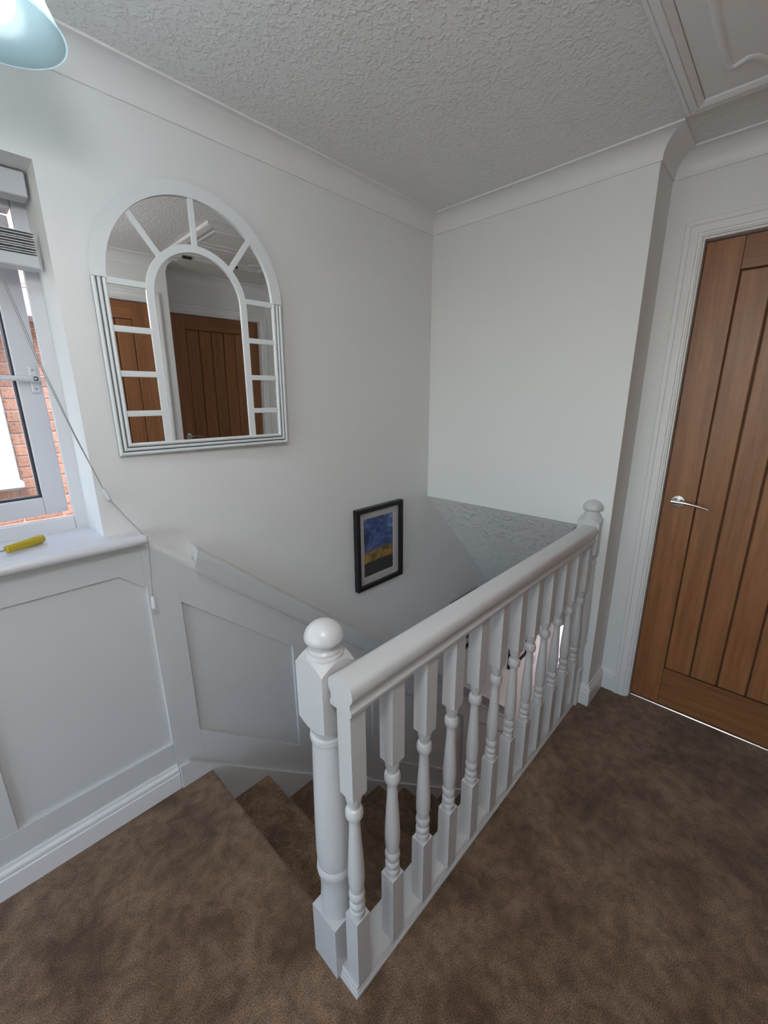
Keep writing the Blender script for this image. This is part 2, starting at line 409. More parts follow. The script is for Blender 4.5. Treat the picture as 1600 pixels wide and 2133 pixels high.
b.box(XC-0.1, D3[1]-g, Y2-0.12, Y2, -0.25, ZC+0.15); b.box(D3[0]+g, XD+0.12, Y2-0.12, Y2, -0.25, ZC+0.15); b.box(D3[1]-g, D3[0]+g, Y2-0.12, Y2, 2.0, ZC+0.15)
tag(b.build('wall_front', 'wall'), 'white stepped wall with two oak doors, seen in the mirror', 'wall', 'structure')
b = MB(); EY0, EY1, EZ0, EZ1 = -0.45, 1.40, 0.35, 2.20
b.box(XL-0.1, XL, Y1-0.1, EY0, -0.25, ZC+0.15); b.box(XL-0.1, XL, EY1, YA+T, -0.25, ZC+0.15); b.box(XL-0.1, XL, EY0, EY1, -0.25, EZ0); b.box(XL-0.1, XL, EY0, EY1, EZ1, ZC+0.15)
tag(b.build('wall_end', 'wall'), 'white end wall of the landing beyond the window', 'wall', 'structure')
b = MB(); b.box(XL-0.1, XD+0.9, Y2-0.15, YA+T, ZC, ZC+0.12)
tag(b.build('ceiling_landing', 'ceiling'), 'stippled white ceiling above the landing', 'ceiling', 'structure')
ew = thing('added_window', 'added unseen window in the landing end wall, letting in extra daylight', 'window', (XL, EY0, EZ0), 'structure')  # window added out of view to light the landing from the left
b = MB()
for (a0, a1, c0, c1) in ((0, 0.05, 0, EZ1-EZ0), (EY1-EY0-0.05, EY1-EY0, 0, EZ1-EZ0), (0.05, EY1-EY0-0.05, 0, 0.05), (0.05, EY1-EY0-0.05, EZ1-EZ0-0.05, EZ1-EZ0), (0.825, 0.875, 0.05, EZ1-EZ0-0.05)):
    b.box(-0.08, -0.03, a0, a1, c0, c1)
b.build('outer_frame', 'upvc', ew, bevel=0.003, seg=1)
b = MB(); b.box(-0.058, -0.054, 0.05, 0.825, 0.05, EZ1-EZ0-0.05); b.build('pane', 'glass', ew)
b = MB(); b.box(-0.058, -0.054, 0.875, EY1-EY0-0.05, 0.05, EZ1-EZ0-0.05); b.build('pane', 'glass', ew)
# stair well side and lower hall shell
b = MB(); b.box(NX-0.02, XS+0.4, YS-0.06, YS, ZF-0.1, -0.02); b.box(XD+0.125, XS+0.4, YS-0.06, YS, -0.25, 1.0)
tag(b.build('wall_stairwell', 'wall'), 'white side wall of the stair well below the balustrade', 'wall', 'structure')
b = MB()
b.box(XE, XE+0.1, YA-0.06, YA+0.05, ZF, 0.0); b.box(XE, XE+0.1, -0.6, YA-0.50, ZF, 0.0); b.box(XE, XE+0.1, YA-0.5, YA-0.06, ZF+2.05, 0.0)
b.box(XS+0.3, XE+0.1, -0.7, -0.6, ZF, 0.0); b.box(XS+0.30, XS+0.4, -0.6, YS-0.06, ZF, -0.15)
tag(b.build('wall_hall', 'wall'), 'white walls of the downstairs hall behind the spindles', 'wall', 'structure')
b = MB(); b.box(NX, XE+0.1, -0.7, YA, ZF-0.1, ZF)
tag(b.build('floor_hall', 'hall_floor'), 'brown floor of the downstairs hall', 'floor', 'structure')
b = MB(); b.box(XS+0.3, XE, -0.7, YS, -0.25, -0.15)
tag(b.build('ceiling_hall', 'wall'), 'white ceiling of the downstairs hall', 'ceiling', 'structure')

# ---- coving all round the landing
cv = [(0, ZC-0.071), (0.006, ZC-0.071), (0.006, ZC-0.066)]
for k in range(9):
    a = PI - (PI/2)*k/8.0
    cv.append((0.064+0.058*math.cos(a), ZC-0.064+0.058*math.sin(a)))
cv += [(0.071, ZC-0.006), (0.071, ZC), (0, ZC)]
loop = [(XL, YA), (XB, YA), (XB, YR), (XD, YR), (XD, Y2), (XC, Y2), (XC, Y1), (XL, Y1)]
b = MB(); b.sweep(loop, cv, closed=True, side=-1)
tag(b.build('trim_1', 'trim_white', smooth=True, auto=0.35), 'white concave coving running round the landing ceiling', 'coving', 'structure')

# ---- skirtings
sk = [(0, 0), (0.014, 0), (0.014, 0.066), (0.010, 0.069), (0.010, 0.074), (0.0145, 0.078), (0.013, 0.086), (0.007, 0.094), (0.005, 0.104), (0, 0.104)]
sw = [(o+0.013, z) for o, z in sk[1:-1]]; sw = [(0, 0)] + sw + [(0, 0.104)]
b = MB(); b.sweep([(XL, YA), (0.380, YA)], sw, side=-1)
tag(b.build('baseboard_left', 'trim_white'), 'white moulded skirting below the window panelling', 'skirting', 'structure')
sk2 = [(o, z*1.05) for o, z in sk]
b = MB(); b.sweep([(XB, 0.520), (XB, YR), (XD, YR), (XD, 0.417)], sk2, side=-1)
tag(b.build('baseboard_right', 'trim_white'), 'short white skirting wrapping the wall corner beside the oak door', 'skirting', 'structure')
b = MB(); b.sweep([(XD, -0.44), (XD, Y2), (XD-0.005, Y2)], sk2, side=-1); b.sweep([(D3[1]-0.07, Y2), (XC, Y2), (XC, Y1), (D2[0]+0.065, Y1)], sk2, side=-1)
b.sweep([(D2[1]-0.065, Y1), (XL, Y1), (XL, YA)], sk2, side=-1)
tag(b.build('baseboard_front', 'trim_white'), 'white skirting along the walls behind the viewpoint', 'skirting', 'structure')

# ---- panelling on the left wall: framing strips 9 mm proud, recesses show the wall
SL = 0.885
zt = lambda x: 0.737 - SL*(x-0.478)
zb = lambda x: 0.193 - SL*(x-0.478)
zs = lambda x: 0.100 - 0.898*(x-0.418)                 # top edge of the stair string
zr = lambda x: 0.862 - 0.873*(x-0.535)                 # wall handrail centre line
PT = 0.013
def strip(name, pts):
    b = MB(); b.prism(pts, lambda p, t: (p[0], t, p[1]), YA-PT, YA)
    return b.build(name, 'dado', wall_left, bevel=0.001, seg=1)
strip('rail', [(XL, 0.05), (0.377, 0.05), (0.377, 0.195), (XL, 0.195)])
strip('rail', [(XL, 0.887), (0.305, 0.887), (0.377, 0.826), (0.377, 0.992), (XL, 0.992)])
strip('stile', [(-0.165, 0.195), (-0.064, 0.195), (-0.064, 0.887), (-0.165, 0.887)])
strip('stile', [(-0.70, 0.195), (-0.60, 0.195), (-0.60, 0.887), (-0.70, 0.887)])
strip('stile', [(0.377, 0.0), (0.478, zs(0.478)-0.05), (0.478, zr(0.478)), (0.377, zr(0.377)-0.006)])
panels = [(0.478, 0.917), (1.017, 1.412), (1.512, 2.400), (2.500, 3.150)]
for i, (xa, xb) in enumerate(panels):
    strip('rail', [(xa, zs(xa)-0.05), (xb, zs(xb)-0.05), (xb, zb(xb)), (xa, zb(xa))])
    strip('rail', [(xa, zt(xa)), (xb, zt(xb)), (xb, zr(xb)), (xa, zr(xa))])
    xn = panels[i+1][0] if i < 3 else 3.25
    strip('stile', [(xb, zs(xb)-0.05), (xn, zs(xn)-0.05), (xn, zr(xn)), (xb, zr(xb))])

def panel(pts):
    b = MB(); b.prism(pts, lambda p, t: (p[0], t, p[1]), YA-0.0015, YA); b.build('panel', 'dado', wall_left)
panel([(-0.064, 0.195), (0.377, 0.195), (0.377, 0.826), (0.305, 0.887), (-0.064, 0.887)])
panel([(-0.60, 0.195), (-0.165, 0.195), (-0.165, 0.887), (-0.60, 0.887)])
for xa, xb in panels: panel([(xa, zb(xa)), (xb, zb(xb)), (xb, zt(xb)), (xa, zt(xa))])
# thin dado bead from the sill down to the wall handrail
def slope_profile(name, x0, x1, zfun, prof, mat, parent=None, smooth=True):
    """prof: (out, up) measured square to the slope, cut plumb at both ends"""
    b = MB(); n = len(prof); c = math.cos(math.atan(SL))
    vs = []
    for x in (x0, x1):
        for o, u in prof: vs.append((x, YA-o, zfun(x)+u/c))
    b.add(vs, [tuple(range(n)), tuple(range(n, 2*n))[::-1]] + [(i, n+i, n+(i+1) % n, (i+1) % n) for i in range(n)])
    return b.build(name, mat, parent, smooth=smooth, auto=0.6)
bead = [(0, -0.014), (0.012, -0.014), (0.014, -0.009), (0.020, -0.004), (0.022, 0.004), (0.020, 0.010), (0.013, 0.012), (0.012, 0.016), (0, 0.016)]
tag(slope_profile('trim_2', 0.386, 0.537, lambda x: zr(x)-0.002, bead, 'trim_white'), 'short white dado bead between the sill end and the wall handrail', 'moulding', 'structure')
ear = [(0, 0.052), (0.040, 0.050), (0.052, 0.047), (0.058, 0.041), (0.057, 0.035), (0.046, 0.020), (0.034, 0.005), (0.024, -0.009), (0.016, -0.021), (0.012, -0.029), (0.012, -0.033), (0.020, -0.035), (0.020, -0.042), (0, -0.042)]
tag(slope_profile('wall_handrail', 0.538, 3.15, lambda x: zr(x)+0.012, ear, 'dado'), 'white moulded handrail sloping down the panelled wall beside the stairs', 'handrail')

# ================================================================ STAIRS
st = thing('staircase', 'brown carpeted staircase going down along the panelled wall', 'staircase', (NX, 1.0, ZF))
st_inv = Matrix.Translation((-NX, -1.0, -ZF))
def to_local(o, M4):
    o.data.transform(M4); return o
step_mesh = None
for k in range(1, 12):
    x = NX+NG*k; z = -NR*k
    if step_mesh is None:
        arc = [(-0.013+0.013*math.cos(a), -0.013+0.013*math.sin(a)) for a in (PI/2, PI/3, PI/6, 0, -PI/6, -PI/3)]
        prof = [(-NG-0.020, 0.0)] + arc + [(-0.012, -0.038), (-0.021, -0.042), (-0.021, -NR), (-NG-0.020, -NR)]
        b = MB(); b.prism(prof, lambda p, t: (p[0], t, p[1]), YS+0.001-1.0, YA-0.020-1.0)
        o = b.build('step', 'carpet', st, smooth=True, auto=0.5); step_mesh = o.data
    else:
        o = bpy.data.objects.new('step', step_mesh); COL.objects.link(o); o.parent = st
    o.location = (x-NX, 0, z-ZF)
# wall string, with a short level start that meets the skirting
b = MB(); SP = [(0.382, -0.10), (0.382, 0.097), (0.421, 0.097), (3.20, zs(3.20)), (3.20, ZF), (2.95, ZF)]
b.prism([(x-NX, z-ZF) for x, z in SP], lambda p, t: (p[0], t-1.0, p[1]), YA-0.032, YA-0.0135)
b.build('wall_string', 'dado', st, bevel=0.002, seg=1)

# ================================================================ BALUSTRADE
bal = thing('balustrade', 'white turned-spindle balustrade guarding the stair opening', 'balustrade', (0.44, 0.57, 0))
def L_(x, y, z): return (x-0.44, y-0.57, z)
def turned_block(b, h, z0, z1, c0, c1, cx, cy, rin0, rin1, n=8, half=False):
    """square block whose ends are lathe-cut: corners set back by c0 / c1"""
    per = []
    x_hi = 0.0 if half else h
    corners = [(-h, -h), (x_hi, -h), (x_hi, h), (-h, h)]
    for i in range(4):
        p, q = corners[i], corners[(i+1) % 4]
        for k in range(n):
            t = k/n; per.append((p[0]+(q[0]-p[0])*t, p[1]+(q[1]-p[1])*t))
    N = len(per); rc = h*math.sqrt(2)-h
    vs = []
    def fr(p, c): return max(0.0, (math.hypot(*p)-h))/rc*c
    for p in per: vs.append((cx+p[0], cy+p[1], z0+fr(p, c0)))
    for p in per: vs.append((cx+p[0], cy+p[1], z1-fr(p, c1)))
    def ring(rin, z):
        o = []
        for p in per:
            l = math.hypot(*p); s = min(1.0, rin/l) if l > 1e-6 else 0
            o.append((cx+p[0]*s, cy+p[1]*s, z))
        return o
    vs += ring(rin0, z0); vs += ring(rin1, z1)
    fs = [(i, (i+1) % N, N+(i+1) % N, N+i) for i in range(N)]
    fs += [(N+i, N+(i+1) % N, 3*N+(i+1) % N, 3*N+i) for i in range(N)]
    fs += [(i, 2*N+i, 2*N+(i+1) % N, (i+1) % N) for i in range(N)]
    fs.append(tuple(range(3*N, 4*N))); fs.append(tuple(range(2*N, 3*N))[::-1])
    return b.add(vs, fs)
# spindle
SPH = 0.0205
def make_spindle():
    b = MB()
    turned_block(b, SPH, 0.028, 0.2425, 0.0, 0.0015, 0, 0, 0.018, 0.017)
    turned_block(b, SPH, 0.605, 0.835, 0.0015, 0.0, 0, 0, 0.018, 0.018)
    pr = [(0.0180, 0.2415), (0.0190, 0.2435), (0.0190, 0.254), (0.0190, 0.260), (0.0165, 0.264), (0.0160, 0.267), (0.0185, 0.271), (0.0192, 0.277), (0.0180, 0.283), (0.0150, 0.287),
          (0.0150, 0.292), (0.0180, 0.297), (0.0198, 0.305), (0.0185, 0.314), (0.0155, 0.319), (0.0172, 0.327), (0.0190, 0.345), (0.0196, 0.365), (0.0188, 0.395), (0.0168, 0.435),
          (0.0142, 0.480), (0.0125, 0.520), (0.0122, 0.537), (0.0185, 0.539), (0.0202, 0.545), (0.0200, 0.556), (0.0178, 0.563), (0.0170, 0.565), (0.0138, 0.567), (0.0132, 0.571), (0.0150, 0.577), (0.0172, 0.585), (0.0185, 0.593), (0.0185, 0.606)]
    b.lathe(pr, seg=24, cap=False)
    return b.build('spindle', 'wood_white', bal, smooth=True, auto=0.45)
sp0 = None
for k in range(12):
    x, y = 0.4495+0.1235*k+SPH, 0.527+SPH
    if sp0 is None: sp0 = o = make_spindle()
    else:
        o = sp0.copy(); COL.objects.link(o); o.parent = bal
    o.location = L_(x, y, 0)
# base rail with a small moulded edge
br = [(-0.050, 0.0), (0.046, 0.0), (0.046, 0.010), (0.0435, 0.0125), (0.0435, 0.016), (0.0405, 0.0185), (0.0405, 0.024), (0.037, 0.030), (-0.050, 0.030)]
b = MB(); yc = 0.571
outl = [(0.439, 0.617), (0.439, 0.5245), (1.8975, 0.5245), (1.8975, 0.617)]
# body
b.box(*[v-0.44 for v in (0.449, 1.897)], 0.534-0.57, 0.620-0.57, -0.20, 0.030)
for (d, z0, z1) in ((0.010, 0.0, 0.011), (0.0065, 0.011, 0.018), (0.003, 0.018, 0.026)):
    b.box(0.449-d-0.44, 1.897-0.44, 0.534-d-0.57, 0.589-0.57, z0, z1)
b.build('base_rail', 'wood_white', bal, bevel=0.0012, seg=1)
# handrail
hy = 0.5525
hr = [(-0.031, 0.824), (0.031, 0.824), (0.0325, 0.827), (0.0325, 0.834), (0.0300, 0.838), (0.0285, 0.844), (0.0285, 0.850), (0.0305, 0.855), (0.0340, 0.859), (0.0360, 0.864), (0.0366, 0.870), (0.0360, 0.877), (0.0345, 0.883), (0.0318, 0.8878), (0.0270, 0.8908), (0.0180, 0.8924), (0, 0.8930)]
full = hr + [(-o, z) for o, z in hr[-2::-1]][:-1]
b = MB(); b.prism(full, lambda p, t: L_(t, hy-p[0], p[1]), 0.4465, 1.853)
b.build('handrail', 'wood_white', bal, smooth=True, auto=0.5, bevel=0)
# newel posts
def newel(cx, cy, dz, half, label):
    h = 0.045; seg = 36
    b = MB(); turned_block(b, h, -0.205 if not half else 0.0, 0.171+dz, 0, 0.003, cx-0.44, cy-0.57, 0.030, 0.0405, half=half)
    root = b.build('newel_post', 'wood_white', bal, smooth=True, auto=0.45); tag(root, label)
    b = MB(); turned_block(b, h, 0.736, 0.905, 0.014, 0.019, cx-0.44, cy-0.57, 0.036, 0.038, half=half)
    if dz: b.v = [(x, y, z+dz) for x, y, z in b.v]
    b.build('upper_block', 'wood_white', root, smooth=True, auto=0.45)
    pr = [(0.0395, 0.170), (0.0415, 0.173), (0.0415, 0.196), (0.0395, 0.215), (0.0380, 0.245), (0.0385, 0.275), (0.0405, 0.292), (0.0440, 0.300), (0.0455, 0.310), (0.0445, 0.320), (0.0415, 0.326),
          (0.0430, 0.336), (0.0440, 0.37), (0.0435, 0.45), (0.0415, 0.55), (0.0390, 0.65), (0.0378, 0.690), (0.0410, 0.694), (0.0420, 0.701), (0.0410, 0.708), (0.0375, 0.712), (0.0375, 0.720), (0.0400, 0.726), (0.0430, 0.734), (0.0440, 0.742)]
    b = MB(); b.lathe([(r, z+dz) for r, z in pr], (cx-0.44, cy-0.57, 0), seg, half=half, cap=False); b.build('turned_shaft', 'wood_white', root, smooth=True, auto=0.5)
    pr = [(0.0385, 0.900), (0.0400, 0.9035), (0.0405, 0.907), (0.0395, 0.9105), (0.0370, 0.9125), (0.0345, 0.913), (0.0352, 0.9155), (0.0348, 0.9185), (0.0320, 0.9215), (0.0285, 0.9255), (0.0270, 0.9300), (0.0272, 0.9335), (0.0320, 0.9345), (0.0385, 0.9370), (0.0412, 0.9405), (0.0420, 0.9445),
          (0.0415, 0.9500), (0.0398, 0.9560), (0.0365, 0.9625), (0.0310, 0.9690), (0.0240, 0.9745), (0.0160, 0.9785), (0.0080, 0.9805), (0.0005, 0.9810)]
    b = MB(); b.lathe([(r, z+dz) for r, z in pr], (cx-0.44, cy-0.57, 0), seg, half=half, cap=False); b.build('cap', 'wood_white', root, smooth=True, auto=0.6)
newel(0.477, 0.635, 0.0, False, 'white newel post with a mushroom cap at the top of the stairs')
newel(1.897, 0.560, 0.018, True, 'white half newel fixed to the bulkhead wall')

# ================================================================ DOORS
def make_door(name, origin, rot, n_planks, plank_w, stile_w, label, handle_side, kind='structure'):
    """local x to the right across the leaf, local y into the wall, origin at the leaf's left bottom on the wall face"""
    d = thing(name, label, 'door', origin, kind); d.rotation_euler = (0, 0, rot)
    W = 2*stile_w + n_planks*plank_w; H = 1.981; zb0 = 0.010; fy = 0.033; th = 0.036
    b = MB(); b.box(0, stile_w-0.0008, fy, fy+th, zb0, H); b.build('stile', 'oak_v', d, bevel=0.0015, seg=1)
    b = MB(); b.box(W-stile_w+0.0008, W, fy, fy+th, zb0, H); b.build('stile', 'oak_v', d, bevel=0.0015, seg=1)
    b = MB(); b.box(stile_w, W-stile_w, fy+0.0004, fy+th, H-0.110, H); b.build('rail', 'oak_h', d, bevel=0.001, seg=1)
    b = MB(); b.box(stile_w, W-stile_w, fy+0.0004, fy+th, zb0, 0.196); b.build('rail', 'oak_h', d, bevel=0.001, seg=1)
    b = MB(); b.box(stile_w-0.01, W-stile_w+0.01, fy+0.014, fy+th-0.004, 0.15, H-0.09); b.build('core', 'oak_dark', d)
    me = None
    for k in range(n_planks):
        if me is None:
            b = MB(); b.box(0.0026, plank_w-0.0026, fy+0.005, fy+0.016, 0.200, H-0.114)
            o = b.build('plank', 'oak_v', d, bevel=0.0035, seg=1); me = o.data
        else:
            o = bpy.data.objects.new('plank', me); COL.objects.link(o); o.parent = d
        o.location = (stile_w+plank_w*k, 0, 0)
    # lining and stops
    b = MB(); b.box(-0.028, -0.003, 0.0, 0.12, 0, 2.012); b.box(W+0.003, W+0.028, 0, 0.12, 0, 2.012); b.box(-0.003, W+0.003, 0, 0.12, H+0.005, 2.012)
    b.box(-0.003, 0.008, fy+th+0.001, 0.10, 0, H); b.box(W-0.008, W+0.003, fy+th+0.001, 0.10, 0, H); b.box(0, W, fy+th+0.001, 0.10, H-0.008, H+0.005)
    b.build('lining', 'trim_white', d)
    # architrave, stepped profile swept round the opening
    ap = [(0.0, 0.0), (0.0, 0.006), (0.003, 0.009), (0.006, 0.009), (0.008, 0.0115), (0.014, 0.0125), (0.016, 0.0155), (0.034, 0.0165), (0.040, 0.0150), (0.043, 0.0185), (0.050, 0.0195), (0.058, 0.0185), (0.060, 0.015), (0.060, 0.0)]
    m = len(ap); i0, i1, zh = -0.008, W+0.008, H+0.012
    b = MB(); vs = []
    for fn in (lambda o: (i0-o, 0.0), lambda o: (i0-o, zh+o), lambda o: (i1+o, zh+o), lambda o: (i1+o, 0.0)):
        for o, t in ap:
            x, z = fn(o); vs.append((x, -t, z))
    fs = []
    for s in range(3):
        for k in range(m):
            k2 = (k+1) % m; fs.append((s*m+k, (s+1)*m+k, (s+1)*m+k2, s*m+k2))
    fs.append(tuple(range(m))); fs.append(tuple(3*m+k for k in range(m))[::-1])
    b.add(vs, fs); b.build('architrave', 'trim_white', d, smooth=True, auto=0.4)
    # lever handle
    hx = 0.054 if handle_side == 'L' else W-0.054; s = 1 if handle_side == 'L' else -1; hz = 0.992
    hd = bpy.data.objects.new('handle', None); COL.objects.link(hd); hd.parent = d; hd.location = (hx, fy, hz); hd.empty_display_size = 0.03
    b = MB(); b.lathe([(0.0005, 0.0), (0.0265, 0.0), (0.0265, 0.006), (0.0250, 0.009), (0.0120, 0.0095), (0.0105, 0.012), (0.0100, 0.034), (0.0085, 0.0375), (0.0005, 0.038)], seg=32, cap=False)
    b.v = [(x, -z, y) for x, y, z in b.v]; b.build('rose', 'chrome', hd, smooth=True, auto=0.5)
    b = MB(); vs = []; fs = []; N = 14
    for i in range(N+1):
        t = i/N; x = s*(-0.018+0.130*t); z = 0.004-0.014*t*t; y = -0.044+0.010*math.sin(PI*t)*0.4
        hh = 0.0115*(1-0.5*t); tt = 0.0055
        for k in range(10):
            a = 2*PI*k/10; vs.append((x, y+tt*math.cos(a), z+hh*math.sin(a)*0.6))
    for i in range(N):
        for k in range(10): fs.append((i*10+k, i*10+(k+1) % 10, (i+1)*10+(k+1) % 10, (i+1)*10+k))
    fs += [tuple(range(10))[::-1], tuple(N*10+k for k in range(10))]
    b.add(vs, fs); b.tube([(0, -0.030, 0.001), (0, -0.044, 0.001)], 0.0085, 12); b.build('lever', 'chrome', hd, smooth=True, auto=0.6)
    return d
door1 = make_door('door_1', (XD, 0.350, 0), -PI/2, 5, 0.0975, 0.115, 'closed oak plank door on the right with a chrome lever handle', 'L')
door2 = make_door('door_2', (D2[0], Y1, 0), PI, 5, 0.1055, 0.115, 'oak plank door at the left of the mirror reflection', 'R')
door3 = make_door('door_3', (D3[0], Y2, 0), PI, 5, 0.1055, 0.115, 'oak plank door seen through the middle of the mirror', 'R')
# metal threshold strip below door 1
b = MB(); b.prism([(0, 0), (0.003, 0.0035), (0.010, 0.0045), (0.013, 0.0030), (0.016, 0.0045), (0.023, 0.0035), (0.026, 0)], lambda p, t: (XD+0.028+p[0], t, p[1]), -0.365, 0.349)
tag(b.build('threshold_strip', 'chrome'), 'bright metal threshold strip under the oak door', 'threshold strip')

# ================================================================ LOFT HATCH
HX0, HX1, HY0, HY1 = 1.10, 1.80, 0.404, -0.425
ht = thing('loft_hatch', 'white panelled loft hatch with moulded frame in the ceiling corner', 'loft hatch', (HX1, HY0, ZC))
fp = [(0, 0), (0, 0.013), (0.006, 0.016), (0.010, 0.016), (0.0115, 0.0135), (0.013, 0.016), (0.028, 0.0185), (0.032, 0.0185), (0.0335, 0.0155), (0.035, 0.0185), (0.046, 0.014), (0.050, 0.012), (0.050, 0)]
cor = [(HX0, HY0, 1, -1), (HX1, HY0, -1, -1), (HX1, HY1, -1, 1), (HX0, HY1, 1, 1)]
for i in range(4):
    A, B = cor[i], cor[(i+1) % 4]; b = MB(); vs = []
    for c in (A, B):
        for o, t in fp: vs.append((c[0]+c[2]*o-HX1, c[1]+c[3]*o-HY0, -t))
    m = len(fp)
    b.add(vs, [tuple(range(m)), tuple(range(m, 2*m))[::-1]] + [(k, m+k, m+(k+1) % m, (k+1) % m) for k in range(m)])
    b.build('frame_moulding', 'trim_white', ht)
b = MB(); b.box(HX0+0.051-HX1, -0.051, HY1+0.051-HY0, -0.051, -0.0085, -0.0005); leaf = b.build('leaf', 'trim_white', ht, bevel=0.001, seg=1)
def bead_path(pts, r, name):
    b = MB(); n = len(pts); vs = []; fs = []; K = 7
    P = [Vector(p) for p in pts]
    for i in range(n):
        t = (P[(i+1) % n]-P[i-1]).normalized(); nn = Vector((-t.y, t.x))
        for k in range(K):
            a = PI*k/(K-1); q = P[i]+nn*r*math.cos(a); vs.append((q.x-HX1, q.y-HY0, -0.0074-0.55*r*math.sin(a)))
    for i in range(n):
        j = (i+1) % n
        for k in range(K-1): fs.append((i*K+k, j*K+k, j*K+k+1, i*K+k+1))
    b.add(vs, fs); b.build(name, 'trim_white', leaf, smooth=True, auto=1.2)
for (ya, yb) in ((0.290, 0.030), (-0.050, -0.310)):
    w = ya-yb; ym = (ya+yb)/2; pts = []
    for t in range(13): pts.append((1.18+0.46*t/12, ya))
    cath = [(1.646, 0.00), (1.648, 0.05), (1.640, 0.11), (1.632, 0.17), (1.640, 0.22), (1.662, 0.26), (1.690, 0.31), (1.708, 0.38), (1.716, 0.46)]
    pts += [(x, ya-w*f) for x, f in cath[1:]]; pts += [(1.718, ym)]; pts += [(x, yb+w*f) for x, f in cath[:0:-1]]
    for t in range(13): pts.append((1.64-0.46*t/12, yb))
    for t in range(1, 5): pts.append((1.18, yb+w*t/5))
    bead_path(pts, 0.011, 'panel_bead')
for hx in (1.24, 1.56):
    b = MB(); b.box(hx-0.03-HX1, hx+0.03-HX1, HY1+0.034-HY0, HY1+0.062-HY0, -0.022, -0.0075); b.build('hinge', 'hinge', ht, bevel=0.002, seg=1)

# ================================================================ MIRROR
mw, mh, mr_ = 0.582, 0.492, 0.291
mir = thing('arched_mirror', 'white arched window-style mirror hanging beside the window', 'mirror')
mir.rotation_euler = (0, 0, 0)
tilt, yawm = 0.0259, -0.0417
mm = Matrix.Translation((0.366, YA-0.004, 1.262)) @ Matrix.Rotation(yawm, 4, 'Z') @ Matrix.Rotation(tilt, 4, 'X')
mir.matrix_world = mm
CX = mw/2
def marc(r, a0, a1, n, cz): return [(CX+r*math.cos(a0+(a1-a0)*k/n), cz+r*math.sin(a0+(a1-a0)*k/n)) for k in range(n+1)]
fnm = lambda p, t: (p[0], -t, p[1])
FT = 0.013; BW = 0.037
# plain arch band
b = MB(); o_ = marc(mr_, 0, PI, 40, mh); i_ = marc(mr_-BW, 0, PI, 40, mh)
for k in range(40): b.prism([o_[k], o_[k+1], i_[k+1], i_[k]], fnm, 0.0, FT)
bm_arch = MB()
N = 41; vs = []
for t in (0.0, FT):
    for p in o_: vs.append(fnm(p, t))
    for p in i_: vs.append(fnm(p, t))
fs = []
for k in range(40):
    fs += [(2*N+k, 2*N+k+1, 3*N+k+1, 3*N+k), (k, N+k, N+k+1, k+1), (k, k+1, 2*N+k+1, 2*N+k), (N+k, 3*N+k, 3*N+k+1, N+k+1)]
fs += [(0, 2*N, 3*N, N), (40, N+40, 3*N+40, 2*N+40)]
bm_arch.add(vs, fs); bm_arch.build('arch_band', 'mirror_white', mir, smooth=True, auto=0.5, bevel=0)
# reeded sides and foot (each reed raised, dark grooves between)
def reeded(quad_fn):
    w = BW/3
    for r in range(-1, 3):
        b = MB(); prof = []
        if r < 0: prof = [(0, 0), (0, 0.0055), (BW, 0.0055), (BW, 0)]
        else:
            a0, a1 = w*r+(0.0 if r == 0 else 0.0015), w*(r+1)-(0.0 if r == 2 else 0.0015)
            prof = [(a0, 0.0050)] + [((a0+a1)/2-(a1-a0)/2*math.cos(PI*k/8), 0.0075+0.0060*math.sin(PI*k/8)) for k in range(9)] + [(a1, 0.0050)]
        m = len(prof); vs = []
        for L in (0, 1):
            for o, t in prof: vs.append(quad_fn(o, t, L))
        b.add(vs, [tuple(range(m)), tuple(range(m, 2*m))[::-1]] + [(k, m+k, m+(k+1) % m, (k+1) % m) for k in range(m)])
        b.build('reed_base' if r < 0 else 'reed', 'groove' if r < 0 else 'mirror_white', mir, smooth=r >= 0, auto=0.8)
reeded(lambda o, t, L: (o, -t, o if L == 0 else mh-0.001))
reeded(lambda o, t, L: (mw-o, -t, o if L == 0 else mh-0.001))
reeded(lambda o, t, L: (o if L == 0 else mw-o, -t, o))
# inner arch and glazing bars
ri, wi, iz = 0.156, 0.021, 0.466
MT0, MT = 0.0055, 0.0105
b = MB(); oo = [(CX+ri, BW-0.002)] + marc(ri, 0, PI, 32, iz) + [(CX-ri, BW-0.002)]; ii = [(CX+ri-wi, BW-0.002)] + marc(ri-wi, 0, PI, 32, iz) + [(CX-ri+wi, BW-0.002)]
N = len(oo); vs = []
for t in (MT0, MT):
    for p in oo: vs.append(fnm(p, t))
    for p in ii: vs.append(fnm(p, t))
fs = []
for k in range(N-1):
    fs += [(2*N+k, 2*N+k+1, 3*N+k+1, 3*N+k), (k, N+k, N+k+1, k+1), (k, k+1, 2*N+k+1, 2*N+k), (N+k, 3*N+k, 3*N+k+1, N+k+1)]
b.add(vs, fs); b.build('inner_arch', 'mirror_white', mir, smooth=True, auto=0.5)
bars = [0.487, 0.363, 0.240, 0.125]; bw = 0.0085
for z in bars:
    for (xa, xb) in ((BW-0.004, CX-ri+0.006), (CX+ri-0.006, mw-BW+0.004)):
        b = MB(); b.prism([(xa, z-bw), (xb, z-bw), (xb, z+bw), (xa, z+bw)], fnm, MT0, MT-0.001); b.build('glazing_bar', 'mirror_white', mir, bevel=0.0012, seg=1)
